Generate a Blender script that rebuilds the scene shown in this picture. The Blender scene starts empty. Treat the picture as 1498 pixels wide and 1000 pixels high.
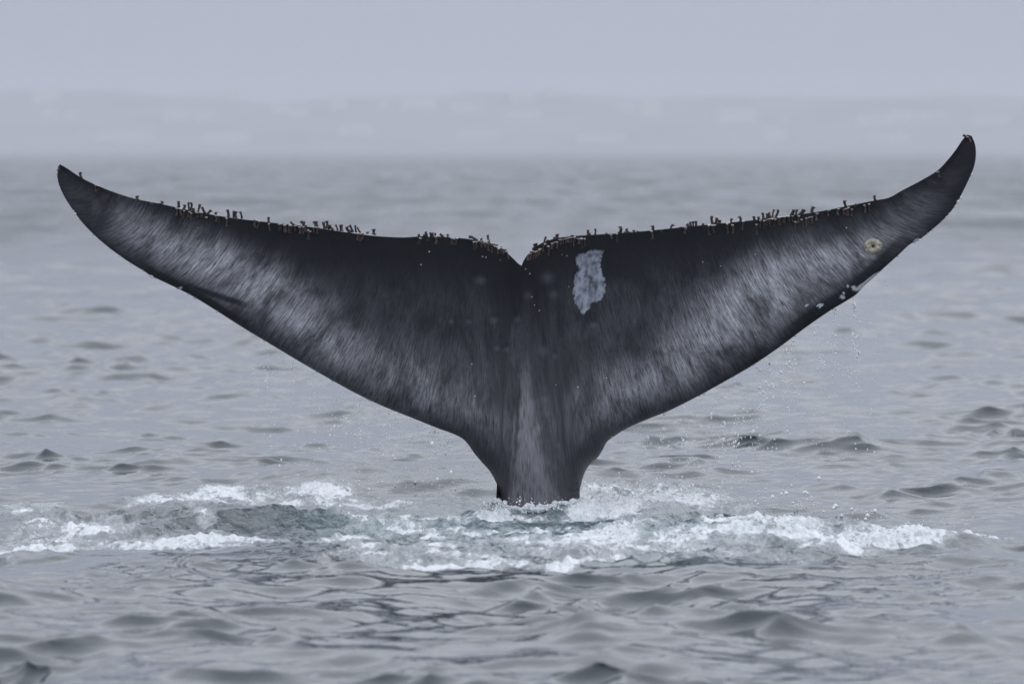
import bpy, math, random
import numpy as np
from mathutils import Vector, Matrix

random.seed(7)
rng = np.random.default_rng(7)
sc = bpy.context.scene
R = math.radians

# ------------------------------------------------------------------ camera
F_PX, CX, CY, HORIZON = 10000.0, 749.0, 500.0, 218.0     # photo is 1498 x 1000
CAM_H = 2.56
D = 50.0                                                 # metres to the whale
PITCH = math.atan((CY - HORIZON) / F_PX)
cd = bpy.data.cameras.new('camera')
cam = bpy.data.objects.new('camera', cd)
sc.collection.objects.link(cam)
cd.sensor_width = 36.0
cd.lens = 36.0 * F_PX / 1498.0
cd.clip_start = 0.5
cd.clip_end = 30000
cam.location = (0, 0, CAM_H)
cam.rotation_euler = (math.pi / 2 - PITCH, 0, 0)
cd.dof.use_dof = True
cd.dof.focus_distance = D - 0.3
cd.dof.aperture_fstop = 3.5
sc.camera = cam

# ------------------------------------------------------------------ world: overcast daylight
SUN_EL, SUN_AZ = R(58), R(20)
w = bpy.data.worlds.new('World')
sc.world = w
w.use_nodes = True
nt = w.node_tree
nt.nodes.clear()
out = nt.nodes.new('ShaderNodeOutputWorld')
sky = nt.nodes.new('ShaderNodeTexSky')
sky.sky_type = 'NISHITA'
sky.sun_disc = False
sky.sun_elevation = SUN_EL
sky.sun_rotation = SUN_AZ
sky.air_density = 1.0
sky.dust_density = 4.0
bg1 = nt.nodes.new('ShaderNodeBackground')
bg1.inputs['Strength'].default_value = 0.05
nt.links.new(sky.outputs[0], bg1.inputs[0])
# an even cloud deck seen through it: the standard overcast sky, about three times brighter overhead than at the horizon
tc = nt.nodes.new('ShaderNodeTexCoord')
sep = nt.nodes.new('ShaderNodeSeparateXYZ')
nt.links.new(tc.outputs['Generated'], sep.inputs[0])
ramp = nt.nodes.new('ShaderNodeValToRGB')
ramp.color_ramp.elements[0].position = 0.0
ramp.color_ramp.elements[0].color = (0.368, 0.404, 0.512, 1)
ramp.color_ramp.elements[1].position = 1.0
ramp.color_ramp.elements[1].color = (1.04, 1.10, 1.24, 1)
e = ramp.color_ramp.elements.new(0.22)
e.color = (0.600, 0.635, 0.740, 1)
nt.links.new(sep.outputs[2], ramp.inputs[0])
cn = nt.nodes.new('ShaderNodeTexNoise')
cn.inputs['Scale'].default_value = 3.0
cn.inputs['Detail'].default_value = 3.0
mp = nt.nodes.new('ShaderNodeMapping')
mp.inputs['Scale'].default_value = (1, 1, 3)
nt.links.new(tc.outputs['Generated'], mp.inputs[0])
nt.links.new(mp.outputs[0], cn.inputs['Vector'])
mr = nt.nodes.new('ShaderNodeMapRange')
mr.inputs[1].default_value = 0.3
mr.inputs[2].default_value = 0.7
mr.inputs[3].default_value = 0.94
mr.inputs[4].default_value = 1.06
nt.links.new(cn.outputs[0], mr.inputs[0])
bg2 = nt.nodes.new('ShaderNodeBackground')
nt.links.new(ramp.outputs[0], bg2.inputs[0])
nt.links.new(mr.outputs[0], bg2.inputs[1])
mix = nt.nodes.new('ShaderNodeMixShader')
mix.inputs[0].default_value = 0.88
nt.links.new(bg1.outputs[0], mix.inputs[1])
nt.links.new(bg2.outputs[0], mix.inputs[2])
nt.links.new(mix.outputs[0], out.inputs[0])

sd = bpy.data.lights.new('sun', 'SUN')
sd.energy = 0.60
sd.angle = R(95)
sd.color = (1.0, 0.995, 0.985)
sun = bpy.data.objects.new('sun', sd)
sc.collection.objects.link(sun)
# sky rotation is measured clockwise from +Y
sdir = Vector((math.sin(SUN_AZ) * math.cos(SUN_EL), math.cos(SUN_AZ) * math.cos(SUN_EL), math.sin(SUN_EL)))
sun.rotation_euler = (-sdir).to_track_quat('-Z', 'Y').to_euler()

vs = sc.view_settings
vs.view_transform = 'Standard'
vs.look = 'None'
vs.gamma = 1.0
vs.exposure = 0.22
vs.use_curve_mapping = False
sc.render.engine = 'CYCLES'
sc.cycles.use_denoising = True
sc.cycles.volume_bounces = 2
sc.cycles.max_bounces = 6
sc.cycles.volume_step_rate = 1.0

# ------------------------------------------------------------------ helpers
CP, SP = math.cos(PITCH), math.sin(PITCH)

def at_depth(px, py, y=D):
    """photo pixel -> point on the vertical plane at distance y (arrays or numbers)"""
    a = (np.asarray(px, float) - CX) / F_PX
    b = -(np.asarray(py, float) - CY) / F_PX
    fy = CP + b * SP
    fz = -SP + b * CP
    t = y / fy
    return a * t, CAM_H + fz * t

def on_water(px, py):
    a = (np.asarray(px, float) - CX) / F_PX
    b = -(np.asarray(py, float) - CY) / F_PX
    fy = CP + b * SP
    fz = -SP + b * CP
    t = -CAM_H / fz
    return a * t, fy * t

def to_px(x, y, z=0.0):
    dz = z - CAM_H
    f = y * CP - dz * SP
    f = np.where(np.abs(f) < 0.5, 0.5, f)
    u = y * SP + dz * CP
    return CX + F_PX * x / f, CY - F_PX * u / f

def smooth(a, b, x):
    t = np.clip((x - a) / (b - a), 0, 1)
    return t * t * (3 - 2 * t)

def _hash(i, j, k):
    n = (i.astype(np.int64) * 374761393 + j.astype(np.int64) * 668265263 + k * 1442695041) & 0x7fffffff
    n = ((n ^ (n >> 13)) * 1274126177) & 0x7fffffff
    n = (n ^ (n >> 16)) & 0xffff
    return n / 65535.0 * 2 * math.pi

def perlin(x, y, seed=0):
    x = np.asarray(x, float); y = np.asarray(y, float)
    xi = np.floor(x); yi = np.floor(y)
    xf = x - xi; yf = y - yi
    u = xf * xf * xf * (xf * (xf * 6 - 15) + 10)
    v = yf * yf * yf * (yf * (yf * 6 - 15) + 10)
    def g(di, dj):
        a = _hash(xi + di, yi + dj, seed)
        return np.cos(a) * (xf - di) + np.sin(a) * (yf - dj)
    n0 = g(0, 0) * (1 - u) + g(1, 0) * u
    n1 = g(0, 1) * (1 - u) + g(1, 1) * u
    return (n0 * (1 - v) + n1 * v) * 1.5

def fbm(x, y, octaves=4, seed=0, gain=0.5):
    s = 0; a = 1.0
    for o in range(octaves):
        s = s + a * perlin(x * 2 ** o + 17.3 * o, y * 2 ** o - 9.1 * o, seed + o)
        a *= gain
    return s

def mesh_np(name, verts, faces, mats=(), smooth_shade=True):
    verts = np.ascontiguousarray(verts, np.float32)
    faces = np.ascontiguousarray(faces, np.int32)
    n = faces.shape[1]
    me = bpy.data.meshes.new(name)
    me.vertices.add(len(verts))
    me.vertices.foreach_set('co', verts.ravel())
    me.loops.add(faces.size)
    me.loops.foreach_set('vertex_index', faces.ravel())
    me.polygons.add(len(faces))
    me.polygons.foreach_set('loop_start', np.arange(0, faces.size, n, dtype=np.int32))
    if smooth_shade:
        me.polygons.foreach_set('use_smooth', np.ones(len(faces), bool))
    for m in mats:
        me.materials.append(m)
    me.update(calc_edges=True)
    me.validate()
    return me

def attr(me, name, vals):
    a = me.attributes.new(name, 'FLOAT', 'POINT')
    a.data.foreach_set('value', np.ascontiguousarray(vals, np.float32).ravel())

def vattr(me, name, vals):
    a = me.attributes.new(name, 'FLOAT_VECTOR', 'POINT')
    a.data.foreach_set('vector', np.ascontiguousarray(vals, np.float32).ravel())

def link(name, me, parent=None, **props):
    o = bpy.data.objects.new(name, me)
    sc.collection.objects.link(o)
    if parent is not None:
        o.parent = parent
    for k, v in props.items():
        o[k] = v
    return o

class Mat:
    def __init__(self, name):
        self.m = bpy.data.materials.new(name)
        self.m.use_nodes = True
        self.nt = self.m.node_tree
        self.p = self.nt.nodes['Principled BSDF']
    def n(self, t, **kw):
        nd = self.nt.nodes.new(t)
        for k, v in kw.items():
            if hasattr(nd, k) and k not in nd.inputs:
                setattr(nd, k, v)
            else:
                nd.inputs[k].default_value = v
        return nd
    def l(self, a, b):
        self.nt.links.new(a, b)
    def attr(self, name):
        return self.n('ShaderNodeAttribute', attribute_name=name)
    def math(self, op, a, b=None, clamp=False):
        nd = self.nt.nodes.new('ShaderNodeMath'); nd.operation = op; nd.use_clamp = clamp
        for i, v in enumerate((a, b)):
            if v is None: continue
            if hasattr(v, 'is_output'): self.l(v, nd.inputs[i])
            else: nd.inputs[i].default_value = v
        return nd.outputs[0]
    def mapr(self, v, a, b, c=0.0, d=1.0, smoothstep=False):
        nd = self.nt.nodes.new('ShaderNodeMapRange')
        if smoothstep: nd.interpolation_type = 'SMOOTHSTEP'
        self.l(v, nd.inputs[0])
        for i, q in enumerate((a, b, c, d)):
            if hasattr(q, 'is_output'): self.l(q, nd.inputs[i + 1])
            else: nd.inputs[i + 1].default_value = q
        return nd.outputs[0]
    def mixc(self, f, a, b):
        nd = self.nt.nodes.new('ShaderNodeMix'); nd.data_type = 'RGBA'
        for i, v in ((0, f), (6, a), (7, b)):
            if hasattr(v, 'is_output'): self.l(v, nd.inputs[i])
            else: nd.inputs[i].default_value = v if i == 0 else (*v, 1)
        return nd.outputs[2]
    def noise(self, vec, scale, detail=3.0, rough=0.5, mapping=None, dist=0.0):
        if mapping is not None:
            mpn = self.n('ShaderNodeMapping'); mpn.inputs['Scale'].default_value = mapping
            self.l(vec, mpn.inputs[0]); vec = mpn.outputs[0]
        nd = self.n('ShaderNodeTexNoise', Scale=scale, Detail=detail, Roughness=rough, Distortion=dist)
        self.l(vec, nd.inputs['Vector'])
        return nd.outputs[0]

# ------------------------------------------------------------------ sea
def water_material():
    M = Mat('sea_water')
    pos = M.n('ShaderNodeNewGeometry').outputs['Position']
    foam = M.attr('foam').outputs['Fac']
    aer = M.attr('aerated').outputs['Fac']
    n1 = M.noise(pos, 1.0, 6.0, 0.62, (5.0, 1.6, 5.0), 0.6)
    n2 = M.noise(pos, 1.0, 3.0, 0.6, (30.0, 9.0, 30.0), 0.5)
    n5 = M.noise(pos, 1.0, 3.0, 0.55, (4.2, 1.0, 4.2), 1.6)
    lace = M.mapr(M.math('ABSOLUTE', M.math('SUBTRACT', n5, 0.5)), 0.0, 0.16, 0.72, 0.34)   # thin swirling threads
    nn = M.math('ADD', M.math('MULTIPLY', n1, 0.42), M.math('ADD', M.math('MULTIPLY', n2, 0.26), M.math('MULTIPLY', lace, 0.32)))
    n4 = M.noise(pos, 1.0, 4.0, 0.6, (2.3, 0.55, 2.3), 0.9)
    thr = M.math('SUBTRACT', 0.82, M.math('MULTIPLY', foam, 0.50))
    thr = M.math('ADD', thr, M.mapr(n4, 0.3, 0.7, 0.16, -0.17))
    f = M.mapr(nn, M.math('SUBTRACT', thr, 0.04), M.math('ADD', thr, 0.13), 0, 1, True)
    soft = M.mapr(nn, M.math('SUBTRACT', thr, 0.20), M.math('ADD', thr, 0.06), 0, 0.46, True)
    f = M.math('MAXIMUM', f, soft)
    f = M.math('MULTIPLY', f, M.mapr(foam, 0.0, 0.15))
    base = M.mixc(aer, (0.040, 0.053, 0.062), (0.090, 0.155, 0.168))
    n3 = M.noise(pos, 1.0, 4.0, 0.6, (2.5, 0.7, 2.5), 0.8)
    base = M.mixc(M.math('MULTIPLY', M.mapr(n3, 0.35, 0.7), M.math('MULTIPLY', aer, 0.8)), base, (0.22, 0.29, 0.305))
    fcol = M.mixc(M.mapr(M.math('ADD', M.math('MULTIPLY', n1, 0.5), M.math('MULTIPLY', n2, 0.5)), 0.38, 0.60), (0.50, 0.55, 0.57), (0.88, 0.90, 0.91))
    col = M.mixc(f, base, fcol)
    M.l(col, M.p.inputs['Base Color'])
    ripple = M.attr('ripple').outputs['Fac']
    rmix = M.n('ShaderNodeMix', data_type='FLOAT')
    M.l(f, rmix.inputs[0]); M.l(ripple, rmix.inputs[2]); rmix.inputs[3].default_value = 0.55
    M.l(rmix.outputs[0], M.p.inputs['Roughness'])
    M.p.inputs['IOR'].default_value = 1.333
    # fine wind ripple, finest cat's-paw grain on top
    b1 = M.noise(pos, 1.0, 3.0, 0.55, (7.0, 5.0, 7.0), 0.2)
    b2 = M.noise(pos, 1.0, 2.0, 0.5, (26.0, 20.0, 26.0))
    hgt = M.math('ADD', M.math('MULTIPLY', b1, 0.0072), M.math('MULTIPLY', b2, 0.0014))
    torn = M.attr('churn').outputs['Fac']
    n6 = M.noise(pos, 1.0, 3.0, 0.65, (24.0, 13.0, 24.0), 0.5)
    hgt = M.math('ADD', hgt, M.math('MULTIPLY', M.math('MULTIPLY', n6, torn), 0.012))
    hgt = M.math('ADD', hgt, M.math('MULTIPLY', M.math('MULTIPLY', n2, f), 0.03))
    bp = M.n('ShaderNodeBump', Strength=1.0, Distance=1.0)
    M.l(hgt, bp.inputs['Height'])
    M.l(bp.outputs[0], M.p.inputs['Normal'])
    return M.m

# mounds thrown up by the tail: photo pixel of the crest foot, half width, half depth (m), height (m)
MOUNDS = [
    (718, 742, 0.12, 0.35, 0.07), (862, 740, 0.14, 0.35, 0.07),
    (790, 745, 0.55, 0.9, -0.085),
    (590, 712, 0.95, 0.9, 0.085), (470, 716, 0.6, 0.7, 0.03),
    (330, 765, 0.62, 1.3, 0.17), (230, 765, 0.40, 1.2, 0.09), (450, 760, 0.50, 1.2, 0.10),
    (300, 792, 0.42, 0.22, 0.055), (30, 812, 0.30, 0.25, 0.06),
    (680, 762, 0.40, 0.6, 0.06), (560, 770, 0.5, 0.6, 0.06),
    (985, 792, 0.40, 0.8, 0.15), (1085, 795, 0.36, 0.8, 0.12), (1130, 778, 0.42, 0.8, 0.12),
    (1217, 822, 0.16, 0.35, 0.13), (1350, 800, 0.40, 0.6, 0.12), (1440, 805, 0.20, 0.4, 0.07),
    (1010, 843, 0.42, 0.5, 0.06), (860, 822, 0.28, 0.5, 0.09), (940, 735, 0.5, 0.6, 0.05),
    (560, 862, 0.9, 0.8, 0.045), (250, 850, 1.2, 1.0, 0.05),
    (1280, 775, 0.45, 0.5, 0.08), (1120, 850, 0.5, 0.5, 0.06), (1320, 830, 0.6, 0.5, 0.05),
]
# foam mats: photo pixel centre, half width px, half height px, slant (dy/dx), strength
FOAM = [
    (120, 772, 140, 9, 0, .62), (380, 735, 120, 7, 0, .6), (700, 805, 180, 11, 0, .56), (620, 770, 120, 9, 0, .62), (820, 772, 120, 8, 0, .55),
    (650, 836, 130, 5, 0, .75), (560, 820, 80, 5, .05, .75), (1290, 800, 90, 10, 0, .7),
    (715, 742, 40, 9, 0, .95), (868, 738, 40, 9, 0, .95), (790, 746, 60, 4, 0, .6),
    (1000, 812, 150, 10, 0, .62), (880, 818, 90, 14, 0, .62), (1210, 800, 150, 14, 0, .6), (100, 760, 130, 8, 0, .55), (450, 745, 130, 10, 0, .5),
    (950, 722, 110, 12, 0, .8), (40, 800, 90, 8, 0, 1.0), (660, 765, 200, 16, 0, .42), (1090, 830, 120, 6, 0, .5),
    (215, 721, 60, 3.5, -0.03, .75), (40, 731, 60, 4, -0.03, .7), (120, 738, 80, 3, -.03, .6),
    (300, 722, 90, 5, -0.02, .85), (430, 722, 110, 6, 0.02, .8), (540, 728, 110, 8, 0, .75),
    (250, 735, 30, 8, 0.5, .62), (285, 755, 34, 9, 0.4, .58), (320, 772, 40, 7, 0.3, .6),
    (45, 804, 75, 7, 0, .95), (60, 787, 90, 7, 0, .75), (170, 790, 120, 10, 0, .7), (60, 768, 90, 7, 0, .55),
    (310, 785, 85, 6, 0, 1.0), (240, 795, 140, 6, 0, .75), (150, 775, 70, 5, 0, .55),
    (520, 752, 70, 8, 0.1, .7), (600, 745, 70, 8, 0, .65), (560, 762, 60, 5, 0.05, .75), (690, 750, 55, 8, -0.1, .75),
    (620, 787, 90, 8, 0, .62), (480, 790, 90, 8, 0, .55), (740, 785, 90, 6, 0, .55),
    (600, 815, 100, 5, 0.05, .7), (600, 832, 90, 6, 0.05, .68), (680, 822, 80, 6, 0, .6), (740, 833, 80, 5, 0, .6),
    (850, 833, 75, 4, -0.1, .9), (830, 812, 70, 12, 0, .72), (870, 792, 60, 12, -.1, .75), (770, 738, 70, 6, 0, .8),
    (735, 732, 20, 6, 0, .8), (845, 732, 25, 6, 0, .85),
    (905, 728, 70, 10, 0, .62), (980, 722, 90, 9, 0, .60), (1040, 735, 80, 9, 0, .55),
    (965, 765, 75, 12, -0.1, 1.0), (1030, 775, 90, 14, 0.15, .95), (930, 782, 50, 14, -.3, .9), (1000, 800, 110, 7, 0, .85),
    (1110, 765, 90, 18, 0.1, .95), (1160, 785, 60, 14, 0.1, .92), (1190, 765, 60, 10, 0, .8), (1120, 797, 90, 6, 0, .85),
    (1255, 790, 60, 12, 0, .8), (1230, 817, 60, 6, 0, .8), (1330, 785, 80, 17, 0, 1.0), (1395, 780, 50, 12, 0, 1.05), (1425, 788, 45, 10, 0, 1.0), (1370, 795, 80, 8, 0, .9),
    (1270, 770, 50, 7, 0, .65), (1330, 800, 40, 4, 0, .7),
]
AER = [(760, 785, 260, 36, 0, .85), (640, 775, 200, 30, 0, .7), (980, 785, 140, 30, 0, .75), (1130, 785, 140, 25, 0, .6),
       (430, 790, 110, 12, 0, .4), (240, 785, 120, 12, 0, .15), (1200, 805, 50, 25, 0, .6), (1010, 835, 90, 14, 0, .55),
       (800, 745, 150, 18, 0, .6), (1020, 828, 130, 10, 0, .4), (590, 755, 130, 18, 0, .4), (90, 795, 120, 12, 0, .2)]

CHURN = [(330, 760, 260, 30, 0, .6), (760, 790, 420, 40, 0, .6), (1150, 790, 330, 34, 0, .7), (600, 705, 160, 14, 0, .5), (100, 780, 200, 26, 0, .5)]

def field(px, py, items, power=2.0):
    s = np.zeros_like(px)
    for cx, cy, hw, hh, sl, st in items:
        dx = (px - cx) / hw
        dy = (py - cy - sl * (px - cx)) / hh
        m = (np.abs(dx) < 2.2) & (np.abs(dy) < 2.2)
        e = np.zeros_like(px)
        r2 = dx[m] ** 2 + dy[m] ** 2
        e[m] = st * np.exp(-r2 ** 1.25 * 0.8)
        s = np.maximum(s, e) + 0.25 * np.minimum(s, e)
    return np.clip(s, 0, 1.15)

wr = np.random.default_rng(3)
WAVES = []
for lam in np.exp(np.linspace(math.log(0.17), math.log(8.0), 110)):
    lam *= wr.uniform(0.95, 1.05)
    th = R(250) + wr.normal() * R(56)
    slope = 0.0128 * float(np.interp(lam, [0.17, 0.4, 1.2, 2.0, 4.5, 8.0], [2.1, 2.3, 1.3, 0.7, 0.8, 0.6])) * wr.uniform(0.6, 1.4)
    WAVES.append((lam, math.cos(th), math.sin(th), slope * lam / (2 * math.pi), wr.uniform(0, 6.283)))
for lam in (6.3, 7.4, 8.8, 10.1, 11.7, 13.2, 15.5, 18.0):
    th = R(258) + wr.normal() * R(30)
    WAVES.append((lam, math.cos(th), math.sin(th), 0.014 * lam / (2 * math.pi), wr.uniform(0, 6.283)))
WAVES.append((14.0, math.cos(R(262)), math.sin(R(262)), 0.02, 1.0))
WAVES.append((9.0, math.cos(R(235)), math.sin(R(235)), 0.012, 4.0))
WAVES.append((32.0, math.cos(R(270)), math.sin(R(270)), 0.04, 2.5))

def foam_fields(x, y):
    fx, fy = to_px(x, y)
    ok = (y > 25) & (y < 80)
    # uneven outlines
    wx = fbm(x * 1.6, y * 0.5, 3, 40) * 26
    wy = fbm(x * 1.6 + 50, y * 0.5, 3, 44) * 6
    foam = np.where(ok, field(fx + wx, fy + wy - 5, FOAM), 0)
    aer = np.where(ok, field(fx + wx, fy + wy, AER), 0)
    return foam, np.clip(aer, 0, 1)

def sea_surface(x, y, ds):
    """x, y flat positions -> displaced x, y, z, foam, aerated"""
    foam, aer = foam_fields(x, y)
    calm = 1 - 0.45 * np.clip(aer + foam * 0.5, 0, 1)
    # gusts: patches of rougher and slicker water
    gust = np.clip(0.95 + 0.55 * fbm(x * 0.12, y * 0.05, 2, 90) + 1.1 * fbm(x * 0.75, y * 0.45, 2, 94), 0.50, 2.8)
    X = x.copy(); Y = y.copy(); Z = np.zeros_like(x)
    for lam, cx, sy, a, ph in WAVES:
        wt = smooth(2.0, 4.0, lam / ds)
        k = 2 * math.pi / lam
        p = k * (cx * x + sy * y) + ph
        aa = a * wt * (gust * calm if lam < 8.5 else 1.0)
        c = np.cos(p)
        Z += aa * c
        q = 1.7 if lam < 5 else 0.6
        s = np.sin(p) * aa * q
        X -= cx * s; Y -= sy * s
    near = (y > 25) & (y < 80) & (np.abs(x) < 14)
    if near.any():
        xn, yn = x[near], y[near]
        wob = 1 + 0.35 * fbm(xn * 2.2, yn * 1.0, 3, 60)
        dz = np.zeros_like(xn)
        for px, py, hw, hd, h in MOUNDS:
            mx, my = on_water(px, py)
            ux = (xn - mx + 0.12 * fbm(xn * 1.5, yn * .8, 2, 33)) / hw
            uy = (yn - my) / hd
            r2 = ux * ux + np.where(uy < 0, (uy * 1.35) ** 2, uy * uy)
            dz += 0.70 * h * np.exp(-r2) * wob
        f = np.clip(foam[near] * 1.1 - 0.15, 0, 1)
        lump = np.abs(fbm(xn * 6.5, yn * 3.0, 4, 70, 0.55))
        fine = fbm(xn * 20, yn * 9.0, 2, 76)
        dz += f * (0.045 * (lump - 0.15) + 0.012 * fine)
        a = aer[near]
        cpx, cpy = to_px(xn, yn)
        ch = np.clip(a + 0.7 * f + field(cpx, cpy, CHURN), 0, 1)                   # torn, choppy surface where the water boils
        dz += ch * 0.045 * (0.32 - np.abs(fbm(xn * 2.6 + 3, yn * 1.7, 4, 130, 0.6)))
        dz += ch * 0.015 * fbm(xn * 9, yn * 5, 2, 136, 0.5)
        dz += a * 0.022 * fbm(xn * 5.0, yn * 1.8, 3, 80)
        Z[near] += dz
    return X, Y, Z, foam, aer

def build_sea():
    # polar sheet round the boat, finest in the stretch of water round the whale
    ang = [0.0]
    step = 0.00062
    while ang[-1] < math.pi:
        if ang[-1] > 0.135:
            step *= 1.09
        ang.append(ang[-1] + min(step, 0.2))
    ang = np.array(ang); ang = ang[ang < math.pi - 0.03]
    ang = np.concatenate([-ang[:0:-1], ang])
    rad = [3.0]
    while rad[-1] < 7000:
        r = rad[-1]
        if r < 27: d = max(0.09, (27 - r) * 0.10)
        elif r < 62: d = 0.062
        elif r < 150: d = 0.062 + (r - 62) / 88 * 0.22
        elif r < 450: d = 0.30 + (r - 150) / 300 * 1.2
        elif r < 1300: d = 1.5 + (r - 450) / 850 * 3.5
        else: d = r * 0.035
        rad.append(r + d)
    rad = np.array(rad)
    na, nr = len(ang), len(rad)
    A, Rr = np.meshgrid(ang, rad)
    da = np.gradient(ang); dr = np.gradient(rad)
    ds = np.maximum(dr[:, None] * 0.9, Rr * da[None, :]).ravel()
    x = (Rr * np.sin(A)).ravel(); y = (Rr * np.cos(A)).ravel()
    X, Y, Z, foam, aer = sea_surface(x, y, ds)
    verts = np.stack([X, Y, Z], 1)
    i = np.arange(nr - 1)[:, None] * na; j = np.arange(na - 1)[None, :]
    a = (i + j).ravel()
    faces = np.stack([a, a + 1, a + 1 + na, a + na], 1)
    # close the ring behind the boat and the disc under it
    k = np.arange(nr - 1) * na
    faces = np.concatenate([faces, np.stack([k + na - 1, k, k + na, k + na + na - 1], 1)])
    faces = faces[:, ::-1]
    c = len(verts)
    verts = np.concatenate([verts, [[0, 0, 0]]])
    jj = np.arange(na)
    j2 = (jj + 1) % na
    me = mesh_np('sea', verts, faces, [water_material()])
    cpx, cpy = to_px(x, y)
    churn = np.where((y > 25) & (y < 80), np.clip(field(cpx, cpy, CHURN) * 1.3 + aer * 0.6, 0, 1), 0)
    attr(me, 'churn', np.append(churn, 0))
    gst = np.clip(0.5 + 0.55 * fbm(x / 5.0, y / 22.0, 3, 210) + 0.5 * fbm(x / 1.7, y / 60.0, 3, 214), 0, 1)
    rest = smooth(0.07, 0.6, ds)                          # share of the chop the sheet no longer carries
    ripple = 0.06 + rest * (0.13 + 0.27 * gst)
    attr(me, 'ripple', np.append(ripple, 0.06))
    attr(me, 'foam', np.append(foam, 0)); attr(me, 'aerated', np.append(aer, 0))
    o = link('sea', me, kind='structure')
    print('sea', na, nr, len(faces))
    return o
build_sea()

# ------------------------------------------------------------------ whale
TOP_L = [(88, 240), (100, 247), (118, 259), (140, 270), (170, 282), (200, 291), (235, 298), (262, 304), (300, 312), (343, 319),
         (393, 325), (430, 329), (470, 334), (510, 340), (550, 345), (590, 347), (625, 345), (660, 347), (690, 350), (712, 356),
         (728, 362), (742, 370), (752, 379), (758, 385), (763, 388)]
TOP_R = [(1415, 197), (1408, 204), (1397, 220), (1385, 235), (1370, 250), (1345, 265), (1320, 278), (1300, 289), (1280, 293), (1240, 301),
         (1200, 309), (1150, 316), (1110, 321), (1050, 327), (1000, 332), (950, 337), (905, 341), (870, 343), (840, 345), (815, 348),
         (795, 354), (782, 362), (772, 372), (766, 381), (763, 388)]
LOW_L = [(84, 256), (87, 270), (95, 288), (108, 308), (125, 330), (150, 354), (180, 377), (205, 393), (225, 405), (250, 417),
         (280, 432), (300, 444), (330, 463), (360, 482), (400, 506), (440, 530), (480, 553), (520, 575), (560, 594), (600, 610),
         (640, 626), (662, 634), (676, 641), (685, 650), (694, 663), (706, 677), (716, 688), (724, 702), (731, 722), (729, 760),
         (722, 810), (716, 880), (712, 960), (740, 975), (768, 980)]
LOW_R = [(1421, 199), (1426, 212), (1427, 228), (1424, 245), (1416, 264), (1404, 288), (1390, 310), (1370, 330), (1345, 350), (1330, 358),
         (1315, 372), (1295, 390), (1280, 404), (1262, 420), (1252, 431), (1235, 442), (1215, 454), (1180, 478), (1140, 508), (1100, 535),
         (1060, 558), (1020, 580), (980, 600), (950, 612), (920, 625), (900, 637), (888, 646), (882, 657), (875, 668), (862, 680),
         (855, 692), (850, 708), (848, 722), (852, 760), (858, 810), (864, 880), (868, 960), (830, 975), (768, 980)]
# which leading-edge point faces which trailing-edge point along the skin's streaks
PAIR_L = [((84, 256), (88, 240)), ((95, 288), (118, 259)), ((125, 330), (170, 282)), ((205, 393), (262, 304)), ((300, 444), (370, 322)),
          ((400, 506), (480, 336)), ((520, 575), (585, 347)), ((640, 626), (662, 347)), ((685, 650), (696, 352)), ((716, 688), (716, 357)),
          ((731, 722), (734, 365)), ((722, 810), (745, 373)), ((712, 960), (755, 382)), ((768, 980), (763, 388))]
PAIR_R = [((1421, 199), (1415, 197)), ((1427, 228), (1397, 220)), ((1404, 288), (1345, 265)), ((1330, 358), (1270, 295)), ((1235, 442), (1165, 314)),
          ((1140, 508), (1060, 326)), ((1020, 580), (955, 337)), ((920, 625), (870, 343)), ((885, 650), (832, 346)), ((862, 680), (812, 349)),
          ((848, 722), (797, 353)), ((858, 810), (783, 361)), ((868, 960), (770, 374)), ((768, 980), (763, 388))]

def catmull(pts, n=12):
    p = np.array(pts, float)
    P = np.vstack([2 * p[0] - p[1], p, 2 * p[-1] - p[-2]])
    outp = []
    for i in range(1, len(P) - 2):
        a, b, c, d = P[i - 1:i + 3]
        for t in np.arange(n) / n:
            outp.append(0.5 * ((2 * b) + (c - a) * t + (2 * a - 5 * b + 4 * c - d) * t * t + (3 * b - a - 3 * c + d) * t ** 3))
    outp.append(p[-1])
    return np.array(outp)

def arc(c):
    return np.append(0, np.cumsum(np.hypot(*np.diff(c, axis=0).T)))

def locate(c, s, pt):
    i = np.argmin(((c - np.array(pt, float)) ** 2).sum(1))
    return s[i]

def half(low, top, pairs, nu):
    cl, ct = catmull(low), catmull(top)
    sl, st = arc(cl), arc(ct)
    kl = [locate(cl, sl, a) for a, b in pairs]; kt = [locate(ct, st, b) for a, b in pairs]
    kl[0] = kt[0] = 0; kl[-1] = sl[-1]; kt[-1] = st[-1]
    # spread columns evenly over the mean of both edges
    km = np.array([(a + 2 * b) / 3 for a, b in zip(kl, kt)])
    um = np.linspace(0, 1, nu)
    um = (um ** 1.0) * km[-1]
    ls = np.interp(um, km, kl); ts = np.interp(um, km, kt)
    # smooth the pairing so that the streaks bend gently
    for arr in (ls, ts):
        for _ in range(30):
            arr[1:-1] = 0.5 * arr[1:-1] + 0.25 * (arr[:-2] + arr[2:])
    L = np.stack([np.interp(ls, sl, cl[:, 0]), np.interp(ls, sl, cl[:, 1])], 1)
    T = np.stack([np.interp(ts, st, ct[:, 0]), np.interp(ts, st, ct[:, 1])], 1)
    return L, T, um, cl, ct

NU, NV = 360, 190
Ll, Tl, ul, cll, ctl = half(LOW_L, TOP_L, PAIR_L, NU)
Lr, Tr, ur, clr, ctr = half(LOW_R, TOP_R, PAIR_R, NU)
Lc = np.vstack([Ll, Lr[-2::-1]]); Tc = np.vstack([Tl, Tr[-2::-1]])
U = np.concatenate([ul - ul[-1], -(ur - ur[-1])[-2::-1]])
NT = len(Lc)
vv = np.linspace(0, 1, NV) ** 1.25
PX = Lc[:, None, 0] * (1 - vv) + Tc[:, None, 0] * vv
PY = Lc[:, None, 1] * (1 - vv) + Tc[:, None, 1] * vv
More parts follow.
